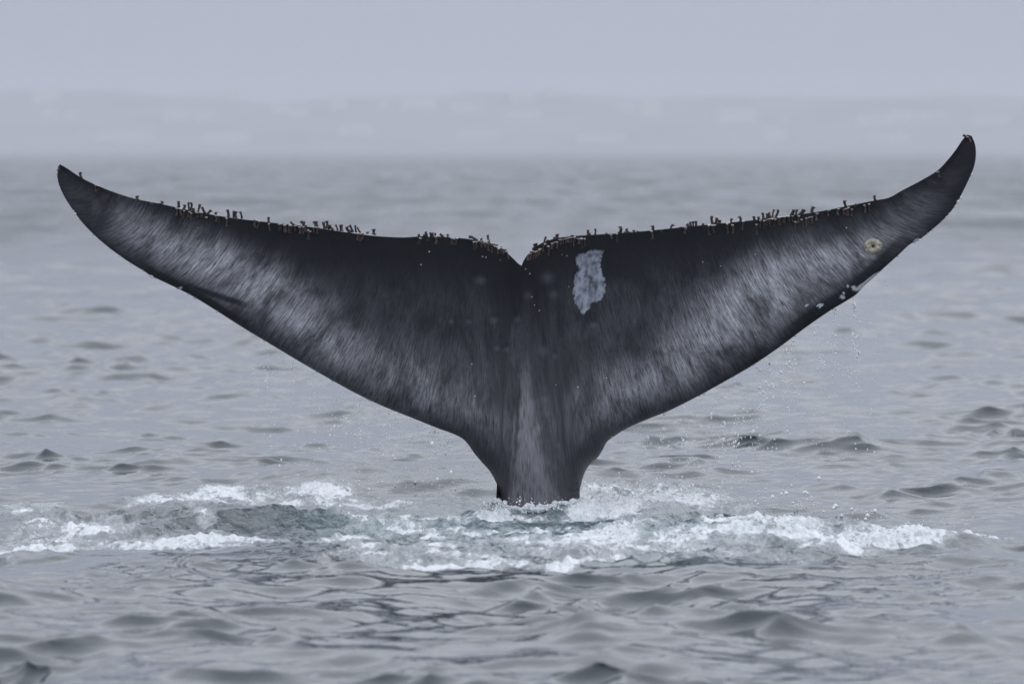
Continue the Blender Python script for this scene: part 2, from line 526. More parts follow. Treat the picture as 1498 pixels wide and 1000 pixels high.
# a gentle bow of the streaks towards the tips
chord = np.hypot(Lc[:, 0] - Tc[:, 0], Lc[:, 1] - Tc[:, 1])

def dist_to(c, x, y):
    c = c[::4]
    shp = x.shape; x = x.ravel(); y = y.ravel()
    best = np.full(x.shape, 1e9)
    for (ax, ay), (bx, by) in zip(c[:-1], c[1:]):
        dx, dy = bx - ax, by - ay
        q = dx * dx + dy * dy + 1e-9
        t = np.clip(((x - ax) * dx + (y - ay) * dy) / q, 0, 1)
        best = np.minimum(best, (x - ax - t * dx) ** 2 + (y - ay - t * dy) ** 2)
    return np.sqrt(best).reshape(shp)

side_l = cll[cll[:, 1] < 961]; side_r = clr[clr[:, 1] < 961]
dL = np.minimum(dist_to(side_l, PX, PY), dist_to(side_r, PX, PY))
dT = np.minimum(dist_to(ctl, PX, PY), dist_to(ctr, PX, PY))
AX = np.abs(PX - 767)
KEEL_X = 768 + (PY - 500) * 0.02

def half_thickness():
    stock = smooth(470, 700, PY)                        # 0 on the blades, 1 on the tail stock
    tb = np.interp(AX, [0, 120, 300, 450, 580, 660], [0.20, 0.185, 0.15, 0.105, 0.055, 0.022])
    Rb = np.interp(AX, [0, 120, 300, 450, 580, 660], [105, 100, 88, 66, 40, 16])
    near_stock = stock * np.exp(-(AX / 130) ** 4)
    T0 = tb * (1 - near_stock) + 0.46 * near_stock
    RR = Rb * (1 - near_stock) + 62 * near_stock
    q = np.clip(dL / RR, 0, 1)
    rnd = np.sqrt(np.clip(1 - (1 - q) ** 2, 0, 1))
    span = np.interp(AX, [0, 300, 500, 650], [300, 185, 105, 30])
    g = np.clip(dT / span, 0, 1)
    taper = 0.045 + 0.955 * (g * g * (3 - 2 * g)) ** 0.8
    t = T0 * rnd * taper
    # the keel running up the tail stock into the flukes
    kw = np.interp(PY, [400, 560, 720, 980], [26, 20, 34, 40])
    kh = np.interp(PY, [400, 480, 560, 640, 720, 980], [0, 0.02, 0.055, 0.08, 0.07, 0.06])
    t = t + kh * np.exp(-((PX - KEEL_X) / kw) ** 2) * rnd
    return np.maximum(t, 0.005)

TH = half_thickness()
# the tail leans: trailing edge a little back, outer blades cupped, tips curling
def mid_surface():
    up = (735 - PY) * 0.005                             # height above water, m
    tipc = np.clip(AX / 660, 0, 1.1)
    wv = dL / (dL + dT + 1e-6)
    ch = np.minimum(dL + dT, 330) * 0.005 * smooth(-0.4, 0.5, up)
    return 0.05 * np.clip(up, 0, 1.2) + ch * (0.26 * wv - 0.36 * wv * wv) - 0.10 * tipc ** 2
YM = D + mid_surface()

# dents and small scars: px, py, radius px, depth (m)
DENTS = [(702, 405, 9, .012), (722, 465, 7, .010), (757, 464, 6, .006), (741, 508, 6, .010), (727, 507, 5, .006), (795, 508, 10, .006),
         (797, 579, 7, .008), (868, 472, 6, .006), (809, 426, 9, .008), (759, 546, 4, .008), (772, 544, 5, .008), (816, 645, 5, .005),
         (686, 468, 5, .005), (660, 468, 4, .004), (812, 518, 5, .004), (772, 428, 8, .008), (800, 400, 12, .008)]
dent = np.zeros_like(PX)
pale_dent = np.zeros_like(PX)
for x0, y0, r, dp in DENTS:
    rr = np.hypot((PX - x0), (PY - y0) * 1.35) / r * (1 + 0.25 * perlin(PX / 6, PY / 6, 9)); dp = dp * 0.8
    dent += dp * np.exp(-rr ** 2) - 0.35 * dp * np.exp(-((rr - 1.5) / 0.4) ** 2)
    pale_dent += np.exp(-(np.hypot(PX - x0 - 0.5, PY - y0 - r * 0.5) / (r * 0.7)) ** 2)

fr = fbm(PX / 46, PY / 30, 4, 5)
TH_f = TH - dent + 0.0035 * fr * smooth(4, 40, dL)
for pts, dp in (([(758, 540), (759, 580), (754, 640), (747, 700), (738, 745)], .012), ([(779, 540), (783, 590), (787, 640), (797, 690), (806, 740)], .014),
                ([(747, 600), (743, 660), (739, 720)], .007), ([(770, 500), (771, 545)], .006), ([(766, 500), (764, 548)], .006)):
    pxs = np.interp(PY, [p[1] for p in pts], [p[0] for p in pts])
    TH_f -= dp * np.exp(-((PX - pxs) / 2.6) ** 2) * smooth(pts[0][1] - 14, pts[0][1] + 10, PY) * smooth(pts[-1][1] + 30, pts[-1][1], PY)
# ridges in the skin beside the keel
TH_f += 0.006 * perlin((PX - KEEL_X) / 9.0 + 0.4 * perlin(PX / 30, PY / 60, 3), PY / 160.0, 11) * np.exp(-((PX - 775) / 42) ** 2) * smooth(500, 560, PY)

def to_world(px, py, y):
    x, z = at_depth(px, py, D)
    return np.stack([x, y, z], -1)

front = to_world(PX, PY, YM - TH_f)
back = to_world(PX, PY, YM + TH)
# keep the front outline exact: scale by true depth is tiny (under 1 %) and left as real parallax
n1 = NT * NV
verts = np.concatenate([front.reshape(-1, 3), back.reshape(-1, 3)])
i = np.arange(NT - 1)[:, None] * NV; j = np.arange(NV - 1)[None, :]
a = (i + j).ravel()
q = np.stack([a, a + NV, a + NV + 1, a + 1], 1)
faces = [q, q[:, ::-1] + n1]
def rim(idx, flip):
    b0, b1 = idx[:-1], idx[1:]
    f = np.stack([b0, b1, b1 + n1, b0 + n1], 1)
    return f[:, ::-1] if flip else f
faces.append(rim(np.arange(NT) * NV, True))
faces.append(rim(np.arange(NT) * NV + NV - 1, False))
faces.append(rim(np.arange(NV), False))
faces.append(rim((NT - 1) * NV + np.arange(NV), True))
faces = np.concatenate(faces)

# skin markings that have a shape of their own
def poly_mask(poly, x, y):
    inside = np.zeros(x.shape, bool)
    p = np.array(poly, float)
    for (ax, ay), (bx, by) in zip(p, np.roll(p, -1, 0)):
        c = ((ay > y) != (by > y)) & (x < (bx - ax) * (y - ay) / (by - ay + 1e-12) + ax)
        inside ^= c
    return inside
nx = fbm(PX / 9, PY / 9, 3, 21) * 3.2
ny = fbm(PX / 9 + 40, PY / 9, 3, 25) * 3.2
SCAR = [(841, 376), (852, 373), (862, 366), (876, 363), (883, 366), (882, 374), (877, 382), (878, 392), (884, 410), (885, 428), (880, 440),
        (868, 441), (863, 448), (855, 458), (850, 457), (842, 442), (838, 428), (841, 405), (846, 395), (842, 385)]
scar = poly_mask(SCAR, PX + nx, PY + ny).astype(float)
tone = 0.74 + 0.6 * fbm(PX / 7, PY / 10, 4, 31)
tone -= 0.35 * np.exp(-(((PX - 866) / 9) ** 2 + ((PY - 420) / 20) ** 2)) + 0.3 * np.exp(-(((PX - 860) / 12) ** 2 + ((PY - 394) / 3) ** 2))
tone -= 0.30 * smooth(376, 364, PY)
scar = scar * np.clip(tone, 0.12, 1)
WHITE = [[(1253, 420), (1262, 413), (1275, 403), (1287, 396), (1280, 406), (1266, 417), (1258, 424), (1251, 426)],
         [(1243, 420), (1250, 418), (1254, 422), (1252, 426), (1247, 423)], [(1228, 431), (1234, 432), (1238, 436), (1234, 438), (1229, 435)],
         [(1194, 446), (1201, 442), (1204, 447), (1199, 451)], [(1236, 414), (1238, 414), (1243, 421), (1240, 420)],
         [(1177, 446), (1181, 444), (1181, 449), (1178, 448)], [(1338, 349), (1344, 349), (1340, 356), (1335, 357)],
         [(1228, 424), (1231, 425), (1236, 431), (1233, 430)], [(198, 390), (205, 393), (212, 396), (206, 396)],
         [(262, 420), (268, 419), (266, 424), (262, 424)]]
white = np.zeros_like(PX)
for pl in WHITE:
    white = np.maximum(white, poly_mask(pl, PX + nx * 0.3, PY + ny * 0.3))
# pale scuffs and painted-in wet sheen: heavy on the outer blades, along the leading third
def gauss(x0, y0, a, b, sl):
    dx = PX - x0; dy = PY - y0 - sl * dx
    return np.exp(-(dx / a) ** 2 - (dy / b) ** 2)
scuff_sheen = (1.0 * gauss(270, 365, 110, 34, 0.42) + 0.75 * gauss(390, 415, 70, 30, 0.45) + 0.55 * gauss(440, 480, 110, 36, 0.5) + 0.42 * gauss(600, 560, 110, 40, 0.4)
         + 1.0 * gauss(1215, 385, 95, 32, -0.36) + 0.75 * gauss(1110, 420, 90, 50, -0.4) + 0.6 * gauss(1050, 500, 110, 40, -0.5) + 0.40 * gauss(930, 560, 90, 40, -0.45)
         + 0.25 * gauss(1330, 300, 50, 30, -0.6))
fold = np.zeros_like(PX)                                # folds kept free of those scuffs and sheen along the leading edge
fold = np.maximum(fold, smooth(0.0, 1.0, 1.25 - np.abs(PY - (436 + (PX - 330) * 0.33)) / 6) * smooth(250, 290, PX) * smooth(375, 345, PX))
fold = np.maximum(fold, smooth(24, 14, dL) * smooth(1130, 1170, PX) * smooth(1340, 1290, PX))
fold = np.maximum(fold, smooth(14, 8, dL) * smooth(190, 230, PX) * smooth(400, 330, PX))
scuff_sheen = np.clip(scuff_sheen + 0.10 * smooth(20, 110, dT) * smooth(8, 40, dL), 0, 1) * (1 - 0.9 * fold)
kl_l = np.interp(PY, [490, 560, 640, 700, 745], [761, 762, 757, 751, 738])
kl_r = np.interp(PY, [490, 560, 620, 690, 745], [771, 775, 783, 800, 828])
kn = 2.5 * perlin(PX / 12, PY / 14, 51)
keel = smooth(-2, 3, PX - kl_l + kn) * smooth(8, -5, PX - kl_r + 2 * kn) * smooth(500, 600, PY)
keel = np.maximum(keel, 0.75 * np.exp(-((PX - np.interp(PY, [590, 650, 700, 745], [754, 751, 748, 742])) / 2.2) ** 2) * smooth(585, 620, PY))
keel = np.maximum(keel, 0.28 * np.exp(-((PX - 770) / 70) ** 4) * smooth(600, 720, PY))

def skin_material():
    M = Mat('whale_skin')
    flow = M.attr('flow').outputs['Vector']
    sc_ = M.attr('scuff_sheen').outputs['Fac']
    scar_ = M.attr('scar').outputs['Fac']
    wh = M.attr('white_skin').outputs['Fac']
    kl = M.attr('keel').outputs['Fac']
    dt = M.attr('dent_rim').outputs['Fac']
    pos = M.n('ShaderNodeNewGeometry').outputs['Position']
    s1 = M.noise(flow, 1.0, 5.0, 0.65, (75.0, 6.5, 1.0), 0.35)        # long scratches
    s2 = M.noise(flow, 1.0, 3.0, 0.6, (165.0, 13.0, 1.0), 0.4)        # fine scratches
    bl = M.noise(flow, 1.0, 4.0, 0.6, (5.0, 3.0, 1.0), 0.4)           # broad patches
    st = M.math('ADD', M.math('MULTIPLY', s1, 0.6), M.math('MULTIPLY', s2, 0.4))
    fl = M.noise(flow, 1.0, 3.0, 0.7, (60.0, 26.0, 1.0), 0.6)         # short flecks
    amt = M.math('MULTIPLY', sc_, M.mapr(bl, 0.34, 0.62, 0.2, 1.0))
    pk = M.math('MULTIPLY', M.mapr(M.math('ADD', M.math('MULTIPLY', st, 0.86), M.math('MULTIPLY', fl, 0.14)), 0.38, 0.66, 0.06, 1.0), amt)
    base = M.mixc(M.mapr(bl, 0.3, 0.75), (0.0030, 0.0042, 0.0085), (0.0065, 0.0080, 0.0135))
    col = M.mixc(M.math('MULTIPLY', pk, 1.0, True), base, (0.88, 0.88, 0.94))  # scuffs and painted sheen, nearly white
    col = M.mixc(M.math('MULTIPLY', M.mapr(s2, 0.45, 0.75), 0.10), col, (0.10, 0.102, 0.12))
    kcol = M.math('MULTIPLY', kl, M.mapr(st, 0.36, 0.60, 0.22, 0.95))
    col = M.mixc(kcol, col, (0.23, 0.225, 0.245))
    col = M.mixc(M.math('MULTIPLY', dt, 0.30), col, (0.17, 0.175, 0.20))
    col = M.mixc(scar_, col, (0.42, 0.45, 0.53))
    col = M.mixc(wh, col, (0.62, 0.64, 0.67))
    M.l(col, M.p.inputs['Base Color'])
    rg = M.mapr(st, 0.3, 0.7, 0.34, 0.52)
    M.l(rg, M.p.inputs['Roughness'])
    M.p.inputs['IOR'].default_value = 1.34
    grain = M.noise(pos, 60.0, 3.0, 0.6)
    hgt = M.math('ADD', M.math('MULTIPLY', s1, 0.006), M.math('MULTIPLY', s2, 0.003))
    hgt = M.math('ADD', hgt, M.math('MULTIPLY', grain, 0.0012))
    hgt = M.math('ADD', hgt, M.math('MULTIPLY', scar_, 0.004))
    bp = M.n('ShaderNodeBump', Strength=0.8, Distance=1.0)
    M.l(hgt, bp.inputs['Height'])
    M.l(bp.outputs[0], M.p.inputs['Normal'])
    return M.m

skin = skin_material()
me = mesh_np('whale', verts, faces, [skin])
two = lambda arr: np.concatenate([arr.ravel(), np.zeros(n1)])
attr(me, 'scuff_sheen', np.concatenate([scuff_sheen.ravel(), 0.6 * scuff_sheen.ravel()]))
attr(me, 'scar', two(scar)); attr(me, 'white_skin', two(white)); attr(me, 'keel', np.concatenate([keel.ravel()] * 2))
attr(me, 'dent_rim', two(np.clip(pale_dent, 0, 1)))
fu = np.repeat(U[:, None] * 0.005, NV, 1)
# streak spacing follows the true width between columns
fv = vv[None, :] * chord[:, None] * 0.005
bow = fu + 0.10 * np.sign(U)[:, None] * np.sin(vv * 2.2)[None, :] * np.minimum(1, AX / 250)
flow = np.stack([bow, fv, np.zeros_like(fv)], -1).reshape(-1, 3)
vattr(me, 'flow', np.concatenate([flow, flow + [0, 0, 3.0]]))
whale = link('whale', me)
whale['label'] = 'dark grey whale tail with both flukes raised clear of the churned water'
whale['category'] = 'whale'
FX, FY_, FZ = PX.ravel(), PY.ravel(), front[..., 1].ravel()

def front_y(px, py):
    k = np.argmin((FX - px) ** 2 + (FY_ - py) ** 2)
    return FZ[k]

# ------------------------------------------------------------------ stalked barnacles on the trailing edges
def barnacle_material(name, a, b, tip):
    M = Mat(name)
    obj = M.n('ShaderNodeTexCoord').outputs['Generated']
    sp = M.n('ShaderNodeSeparateXYZ'); M.l(obj, sp.inputs[0])
    info = M.n('ShaderNodeObjectInfo').outputs['Random']
    nz = M.noise(obj, 6.0, 2.0)
    c = M.mixc(M.mapr(M.math('ADD', M.math('MULTIPLY', nz, 0.7), M.math('MULTIPLY', info, 0.5)), 0.35, 0.85), a, b)
    c = M.mixc(M.mapr(sp.outputs[2], *tip[0]), c, tip[1])
    M.l(c, M.p.inputs['Base Color'])
    M.p.inputs['Roughness'].default_value = 0.35
    return M.m
mat_up = barnacle_material('barnacle_dark', (0.012, 0.007, 0.008), (0.060, 0.022, 0.018), ((0.85, 1.0, 0.0, 0.30), (0.10, 0.075, 0.07)))
mat_dn = barnacle_material('barnacle_hanging', (0.016, 0.009, 0.008), (0.11, 0.065, 0.052), ((0.06, 0.16, 1.0, 0.0), (0.55, 0.52, 0.49)))

def barnacle_mesh(name, mat, seed, hanging):
    """unit-long stalk along +Z (root at 0) with a flared, bent head"""
    rr = random.Random(seed)
    bend = rr.uniform(-0.10, 0.10); bend2 = rr.uniform(-0.08, 0.08)
    if hanging:
        prof = [(0.0, 0.10), (0.06, 0.13), (0.14, 0.075), (0.55, 0.06), (0.86, 0.065), (0.95, 0.11), (1.0, 0.05)]
    else:
        prof = [(0.0, 0.12), (0.10, 0.10), (0.55, 0.085), (0.80, 0.10), (0.92, 0.125), (1.0, 0.08)]
    ns = 6
    vs_, fs = [], []
    for z, r in prof:
        r *= rr.uniform(0.85, 1.15)
        cx = bend * math.sin(z * 2.6) + (0.06 * rr.uniform(-1, 1) if z > 0.8 else 0); cy = bend2 * math.sin(z * 3.0)
        for s in range(ns):
            t = 2 * math.pi * s / ns
            vs_.append((cx + r * math.cos(t), cy + r * math.sin(t) * 0.8, z))
    for k in range(len(prof) - 1):
        for s in range(ns):
            p, q_ = k * ns + s, k * ns + (s + 1) % ns
            fs.append((p, q_, q_ + ns, p + ns))
    m = bpy.data.meshes.new(name)
    fs.append(tuple(range(ns))[::-1]); fs.append(tuple(range((len(prof) - 1) * ns, len(prof) * ns)))
    m.from_pydata(vs_, [], fs)
    m.polygons.foreach_set('use_smooth', [True] * len(m.polygons))
    m.materials.append(mat)
    return m
UP = [barnacle_mesh('stalked_barnacle', mat_up, 100 + k, False) for k in range(6)]
DN = [barnacle_mesh('hanging_barnacle', mat_dn, 200 + k, True) for k in range(6)]

def crop(ox, oy, pts):
    return [tuple(np.array(p) / 7.49 + np.array((ox, oy, ox, oy))) for p in pts]
# (tip x, tip y, root x, root y) standing on the edge
up_list = (crop(230, 270, [(236, 178, 238, 250), (296, 218, 288, 265), (352, 190, 356, 272), (366, 192, 364, 274), (405, 255, 405, 285), (470, 212, 448, 292),
                           (492, 242, 528, 310), (602, 283, 552, 318), (662, 298, 660, 338), (766, 272, 785, 348), (852, 285, 842, 355), (880, 293, 868, 358),
                           (908, 292, 930, 362), (1221, 352, 1221, 405), (52, 182, 38, 205)])
           + crop(400, 300, [(190, 180, 240, 215), (303, 168, 340, 222), (330, 175, 358, 228), (440, 178, 466, 228), (480, 175, 488, 230), (553, 178, 566, 248),
                             (583, 168, 590, 248), (610, 215, 610, 254), (625, 215, 660, 262), (680, 213, 708, 270), (745, 212, 750, 275), (813, 228, 850, 290),
                             (838, 213, 874, 288), (902, 218, 910, 288), (922, 238, 958, 295), (1090, 260, 1092, 312), (1110, 262, 1118, 314), (1022, 290, 1023, 305)])
           + crop(590, 310, [(172, 238, 180, 278), (245, 213, 264, 262), (298, 220, 304, 262), (323, 223, 335, 260), (345, 228, 348, 264), (405, 235, 442, 256),
                             (470, 250, 487, 266), (716, 270, 812, 308), (858, 288, 866, 322), (930, 248, 944, 324), (1068, 380, 1126, 408), (218, 255, 256, 264)])
           + crop(760, 310, [(163, 343, 190, 402), (180, 338, 207, 398), (150, 385, 180, 408), (291, 268, 268, 345), (318, 303, 308, 345), (385, 268, 407, 312), (420, 238, 427, 294),
                             (745, 192, 745, 248), (768, 228, 780, 248), (825, 180, 826, 242), (1094, 155, 1099, 232), (1106, 170, 1080, 228), (1173, 178, 1214, 225),
                             (1148, 213, 1166, 232), (1440, 148, 1451, 198), (1245, 205, 1246, 224), (1288, 205, 1288, 220), (565, 252, 566, 292), (640, 258, 641, 292), (940, 230, 945, 245)])
           + crop(940, 290, [(348, 290, 303, 337), (480, 286, 512, 318), (533, 253, 540, 308), (555, 248, 560, 308), (577, 248, 587, 306), (668, 272, 658, 298),
                             (762, 190, 765, 274), (808, 208, 791, 274), (830, 233, 826, 274), (856, 238, 850, 275), (986, 222, 966, 260), (1045, 200, 1072, 250), (408, 312, 409, 328), (1055, 203, 1064, 250)])
           + crop(1090, 270, [(95, 342, 104, 390), (150, 348, 152, 382), (182, 306, 197, 368), (232, 312, 236, 362), (258, 310, 270, 358), (318, 272, 299, 350),
                              (355, 270, 330, 347), (527, 270, 490, 332), (570, 268, 554, 325), (545, 275, 520, 328), (630, 265, 590, 318), (653, 273, 618, 318), (758, 243, 732, 302),
                              (1093, 168, 1107, 238), (1215, 206, 1188, 236), (1417, 120, 1426, 170)])
           + [(118.5, 251.5, 120, 259.5), (84.2, 250, 87.5, 242), (1408.5, 197.5, 1415, 200), (202, 286, 203, 292), (219, 298, 226, 297)])
# (root x, root y, tip x, tip y) hanging down the near face
dn_list = (crop(230, 270, [(215, 255, 205, 340), (250, 255, 245, 342), (265, 260, 262, 330), (300, 280, 290, 372), (360, 292, 345, 362), (375, 308, 368, 388),
                           (435, 300, 428, 372), (460, 302, 452, 358), (490, 303, 488, 362), (542, 352, 547, 458), (646, 333, 643, 405), (674, 333, 678, 422),
                           (762, 362, 752, 458), (1070, 380, 1060, 445), (1090, 382, 1080, 472), (1118, 396, 1100, 478), (1228, 424, 1238, 498), (1335, 430, 1328, 502),
                           (1356, 428, 1356, 494), (1400, 436, 1404, 524), (1467, 440, 1446, 528)])
           + crop(400, 300, [(125, 212, 128, 298), (180, 218, 175, 298), (240, 222, 238, 280), (290, 236, 290, 312), (335, 232, 340, 312), (366, 208, 360, 292),
                             (380, 265, 375, 374), (405, 280, 402, 378), (440, 236, 440, 304), (470, 236, 462, 312), (495, 240, 490, 304), (512, 246, 488, 298),
                             (945, 305, 935, 385), (960, 305, 956, 394), (982, 302, 968, 374)])
           + crop(590, 310, [(190, 282, 180, 352), (282, 262, 264, 314), (350, 262, 350, 348), (535, 280, 540, 354), (560, 285, 562, 358), (592, 282, 575, 354),
                             (775, 320, 778, 408), (802, 320, 795, 390), (850, 316, 872, 374), (900, 326, 912, 384), (930, 336, 936, 424), (960, 336, 972, 444),
                             (1045, 396, 1035, 458), (1070, 388, 1076, 444), (1095, 396, 1101, 464), (1128, 425, 1151, 514), (830, 310, 890, 342), (920, 322, 990, 362), (990, 350, 1032, 372)])
           + crop(760, 310, [(112, 448, 100, 534), (142, 420, 120, 524), (168, 428, 145, 514), (192, 422, 175, 504), (216, 406, 190, 484), (226, 398, 220, 468),
                             (281, 342, 262, 434), (312, 366, 310, 474), (356, 338, 352, 404), (385, 328, 385, 374), (406, 322, 405, 394), (440, 298, 446, 354),
                             (470, 298, 476, 344), (500, 288, 506, 340), (520, 284, 520, 330), (546, 278, 545, 334), (571, 274, 565, 330), (606, 268, 598, 374),
                             (640, 286, 640, 350), (676, 282, 679, 398), (712, 286, 719, 368), (1000, 248, 1004, 294), (1068, 233, 1070, 328), (1441, 202, 1451, 298)])
           + crop(940, 290, [(205, 343, 205, 368), (472, 322, 456, 384), (725, 288, 735, 404), (750, 284, 752, 404), (765, 288, 770, 384), (790, 286, 790, 380),
                             (925, 268, 935, 384), (946, 258, 940, 374), (978, 285, 980, 384), (1099, 247, 1093, 344)])
           + crop(1090, 270, [(122, 430, 128, 548), (165, 386, 165, 474), (205, 388, 208, 484), (232, 381, 241, 444), (255, 371, 261, 434), (275, 370, 281, 464),
                              (298, 370, 303, 464), (331, 373, 325, 464), (360, 352, 360, 444), (382, 352, 380, 424), (405, 348, 405, 420), (430, 347, 433, 424),
                              (456, 342, 459, 404), (476, 342, 479, 418), (520, 341, 520, 404), (588, 340, 593, 414), (540, 400, 535, 498), (558, 405, 551, 504),
                              (612, 376, 623, 474), (668, 361, 672, 458), (701, 356, 697, 434), (726, 348, 718, 424), (786, 311, 780, 394), (922, 278, 922, 344),
                              (1025, 262, 1022, 334), (1085, 268, 1091, 324), (1107, 258, 1116, 344), (1131, 246, 1136, 344), (1168, 266, 1173, 348), (1302, 221, 1309, 308), (1356, 208, 1361, 294)])
           + [(141, 270, 142.5, 281), (144.5, 271, 143, 280), (1414, 200, 1419, 208.5), (1371, 251, 1373.5, 260)])

def place(mesh, name, p0, p1, width, parent):
    """unit mesh from root p0 to tip p1"""
    d = Vector(p1) - Vector(p0)
    o = link(name, mesh, parent)
    q_ = d.to_track_quat('Z', 'Y')
    ln = d.length
    o.matrix_local = Matrix.Translation(Vector(p0)) @ q_.to_matrix().to_4x4() @ Matrix.Rotation(random.uniform(0, 6.28), 4, 'Z') @ Matrix.Diagonal((width, width, ln, 1))
    return o
for k, (tx, ty, rx, ry) in enumerate(up_list):
    yr = front_y(rx, ry) + 0.012
    x0, z0 = at_depth(rx, ry, D); x1, z1 = at_depth(tx, ty, D)
    yd = random.uniform(-0.01, 0.012)
    place(random.choice(UP), 'stalked_barnacle', (x0, yr, z0 - 0.006), (x1, yr + yd, z1), random.uniform(0.09, 0.14), whale)
for k, (rx, ry, tx, ty) in enumerate(dn_list):
    x0, z0 = at_depth(rx, ry, D); x1, z1 = at_depth(tx, ty, D)
    y0 = front_y(rx, ry) - 0.006; y1 = front_y(tx, ty) - random.uniform(0.014, 0.024)
    place(random.choice(DN), 'hanging_barnacle', (x0, y0, z0), (x1, y1, z1), random.uniform(0.085, 0.125), whale)

# the round crusty barnacle on one fluke: ring with a sunken centre
def ring_barnacle():
    nr_, na_ = 9, 40
    vs_, fs = [], []
    prof = [(0.0, 0.004), (0.12, 0.005), (0.24, 0.013), (0.38, 0.024), (0.58, 0.028), (0.78, 0.025), (0.92, 0.017), (1.0, 0.004), (1.04, -0.012)]
    for k, (r, h) in enumerate(prof):
        for s in range(na_):
            t = 2 * math.pi * s / na_
            wob = 1 + 0.03 * math.sin(3 * t + 1) + 0.025 * math.sin(7 * t) + 0.02 * math.sin(13 * t + 2)
            hh = h * (1 + 0.15 * math.sin(5 * t + k) * (r > 0.3)) + random.uniform(-0.003, 0.003) * (0.3 < r < 1)
            vs_.append((r * 0.066 * wob * math.cos(t), r * 0.056 * wob * math.sin(t), hh))
    for k in range(nr_ - 1):
        for s in range(na_):
            p, q_ = k * na_ + s, k * na_ + (s + 1) % na_
            fs.append((p, p + na_, q_ + na_, q_))
    m = bpy.data.meshes.new('crust_barnacle')
    m.from_pydata(vs_, [], fs)
    m.polygons.foreach_set('use_smooth', [True] * len(m.polygons))
    M = Mat('barnacle_crust')
    obj = M.n('ShaderNodeTexCoord').outputs['Object']
    ln = M.n('ShaderNodeVectorMath', operation='LENGTH'); M.l(obj, ln.inputs[0])
    nz = M.noise(obj, 45.0, 4.0, 0.65)
    nz2 = M.noise(obj, 120.0, 2.0, 0.6)
    c = M.mixc(M.mapr(nz, 0.40, 0.62), (0.62, 0.58, 0.44), (0.22, 0.16, 0.12))
    c = M.mixc(M.mapr(nz2, 0.5, 0.7), c, (0.70, 0.67, 0.56))
    c = M.mixc(M.mapr(M.math('ADD', ln.outputs['Value'], M.math('MULTIPLY', nz, 0.02)), 0.030, 0.018), c, (0.05, 0.035, 0.035))
    M.l(c, M.p.inputs['Base Color'])
    M.p.inputs['Roughness'].default_value = 0.75
    m.materials.append(M.m)
    k = np.argmin((FX - 1277) ** 2 + (FY_ - 360) ** 2)
    P0 = front.reshape(-1, 3)
    nrm = Vector(np.cross(P0[k + NV] - P0[k - NV], P0[k + 1] - P0[k - 1])).normalized()
    if nrm.y > 0: nrm = -nrm
    o = link('crust_barnacle', m, whale)
    x0, z0 = at_depth(1277, 360, D)
    o.matrix_local = Matrix.Translation((x0, front_y(1277, 360), z0)) @ nrm.to_track_quat('Z', 'Y').to_matrix().to_4x4()
    o['label'] = 'round crusty cream barnacle with dark centre'
ring_barnacle()

# ------------------------------------------------------------------ drops, spray and froth (nobody could count them)
def drop_material():
    M = Mat('water_drops')
    M.p.inputs['Base Color'].default_value = (0.97, 0.98, 0.99, 1)
    M.p.inputs['Roughness'].default_value = 0.12
    M.p.inputs['Subsurface Weight'].default_value = 1.0
    M.p.inputs['Subsurface Radius'].default_value = (1, 1, 1)
    M.p.inputs['Subsurface Scale'].default_value = 0.02
    M.p.inputs['IOR'].default_value = 1.333
    return M.m
def froth_material():
    M = Mat('froth')
    pos = M.n('ShaderNodeNewGeometry').outputs['Position']
    n = M.noise(pos, 30.0, 3.0)
    M.l(M.mixc(n, (0.62, 0.66, 0.68), (0.88, 0.89, 0.90)), M.p.inputs['Base Color'])
    M.p.inputs['Roughness'].default_value = 0.5
    bp = M.n('ShaderNodeBump', Strength=0.7, Distance=0.02)
    M.l(M.noise(pos, 70.0, 2.0), bp.inputs['Height']); M.l(bp.outputs[0], M.p.inputs['Normal'])
    return M.m
def ico(sub):
    import bmesh
    bm = bmesh.new(); bmesh.ops.create_icosphere(bm, subdivisions=sub, radius=1.0)
    v = np.array([x.co[:] for x in bm.verts]); f = np.array([[x.index for x in p.verts] for p in bm.faces])
    bm.free(); return v, f
ICO1, ICO2 = ico(1), ico(2)

def blobs(name, cen, rad, mat, label, cat, base=ICO1, lump=0.0):
    """many small drops as one mesh; rad is (n,3)"""
    bv, bf = base
    n = len(cen)
    d = np.repeat(bv[None], n, 0)
    if lump:
        d = d * (1 + lump * rng.uniform(-1, 1, (n, len(bv), 1)))
    V = (d * rad[:, None, :] + cen[:, None, :]).reshape(-1, 3)
    Fc = (bf[None] + (np.arange(n) * len(bv))[:, None, None]).reshape(-1, 3)
    me_ = mesh_np(name, V, Fc, [mat])
    return link(name, me_, kind='stuff', label=label, category=cat)

DROP, FROTH = drop_material(), froth_material()

def falling(streams, span, n_loose, edge, y_spread=0.25):
    cen, rad = [], []
    def add(px, py, r, el=1.0, y=None):
        y = D - 0.05 + rng.normal() * y_spread if y is None else y
        x, z = at_depth(px, py, y)
        if z < 0.02: return
        cen.append((x, y, z)); rad.append((r, r, r * el))
    ex, ey = edge[:, 0], edge[:, 1]
    for sx, ln, n in streams:
        y0 = np.interp(sx, ex, ey); yy = D + rng.normal() * 0.1
        for _ in range(n):
            t = rng.uniform() ** 0.9
            add(sx + rng.normal() * (1.5 + 6 * t), y0 + 2 + ln * t, abs(rng.normal()) * 0.0030 + 0.0025, rng.uniform(0.9, 2.0), yy + rng.normal() * 0.04)
    for _ in range(n_loose):
        px = rng.uniform(*span)
        y0 = np.interp(px, ex, ey)
        t = rng.beta(1.1, 1.6)
        add(px + rng.normal() * 6, y0 + 4 + t * (735 - y0) * 0.95, abs(rng.normal()) * 0.0026 + 0.0018, rng.uniform(0.8, 1.6))
    return cen, rad
el_ = cll[:12 * 22]; o_ = np.argsort(el_[:, 0]); el_ = el_[o_]
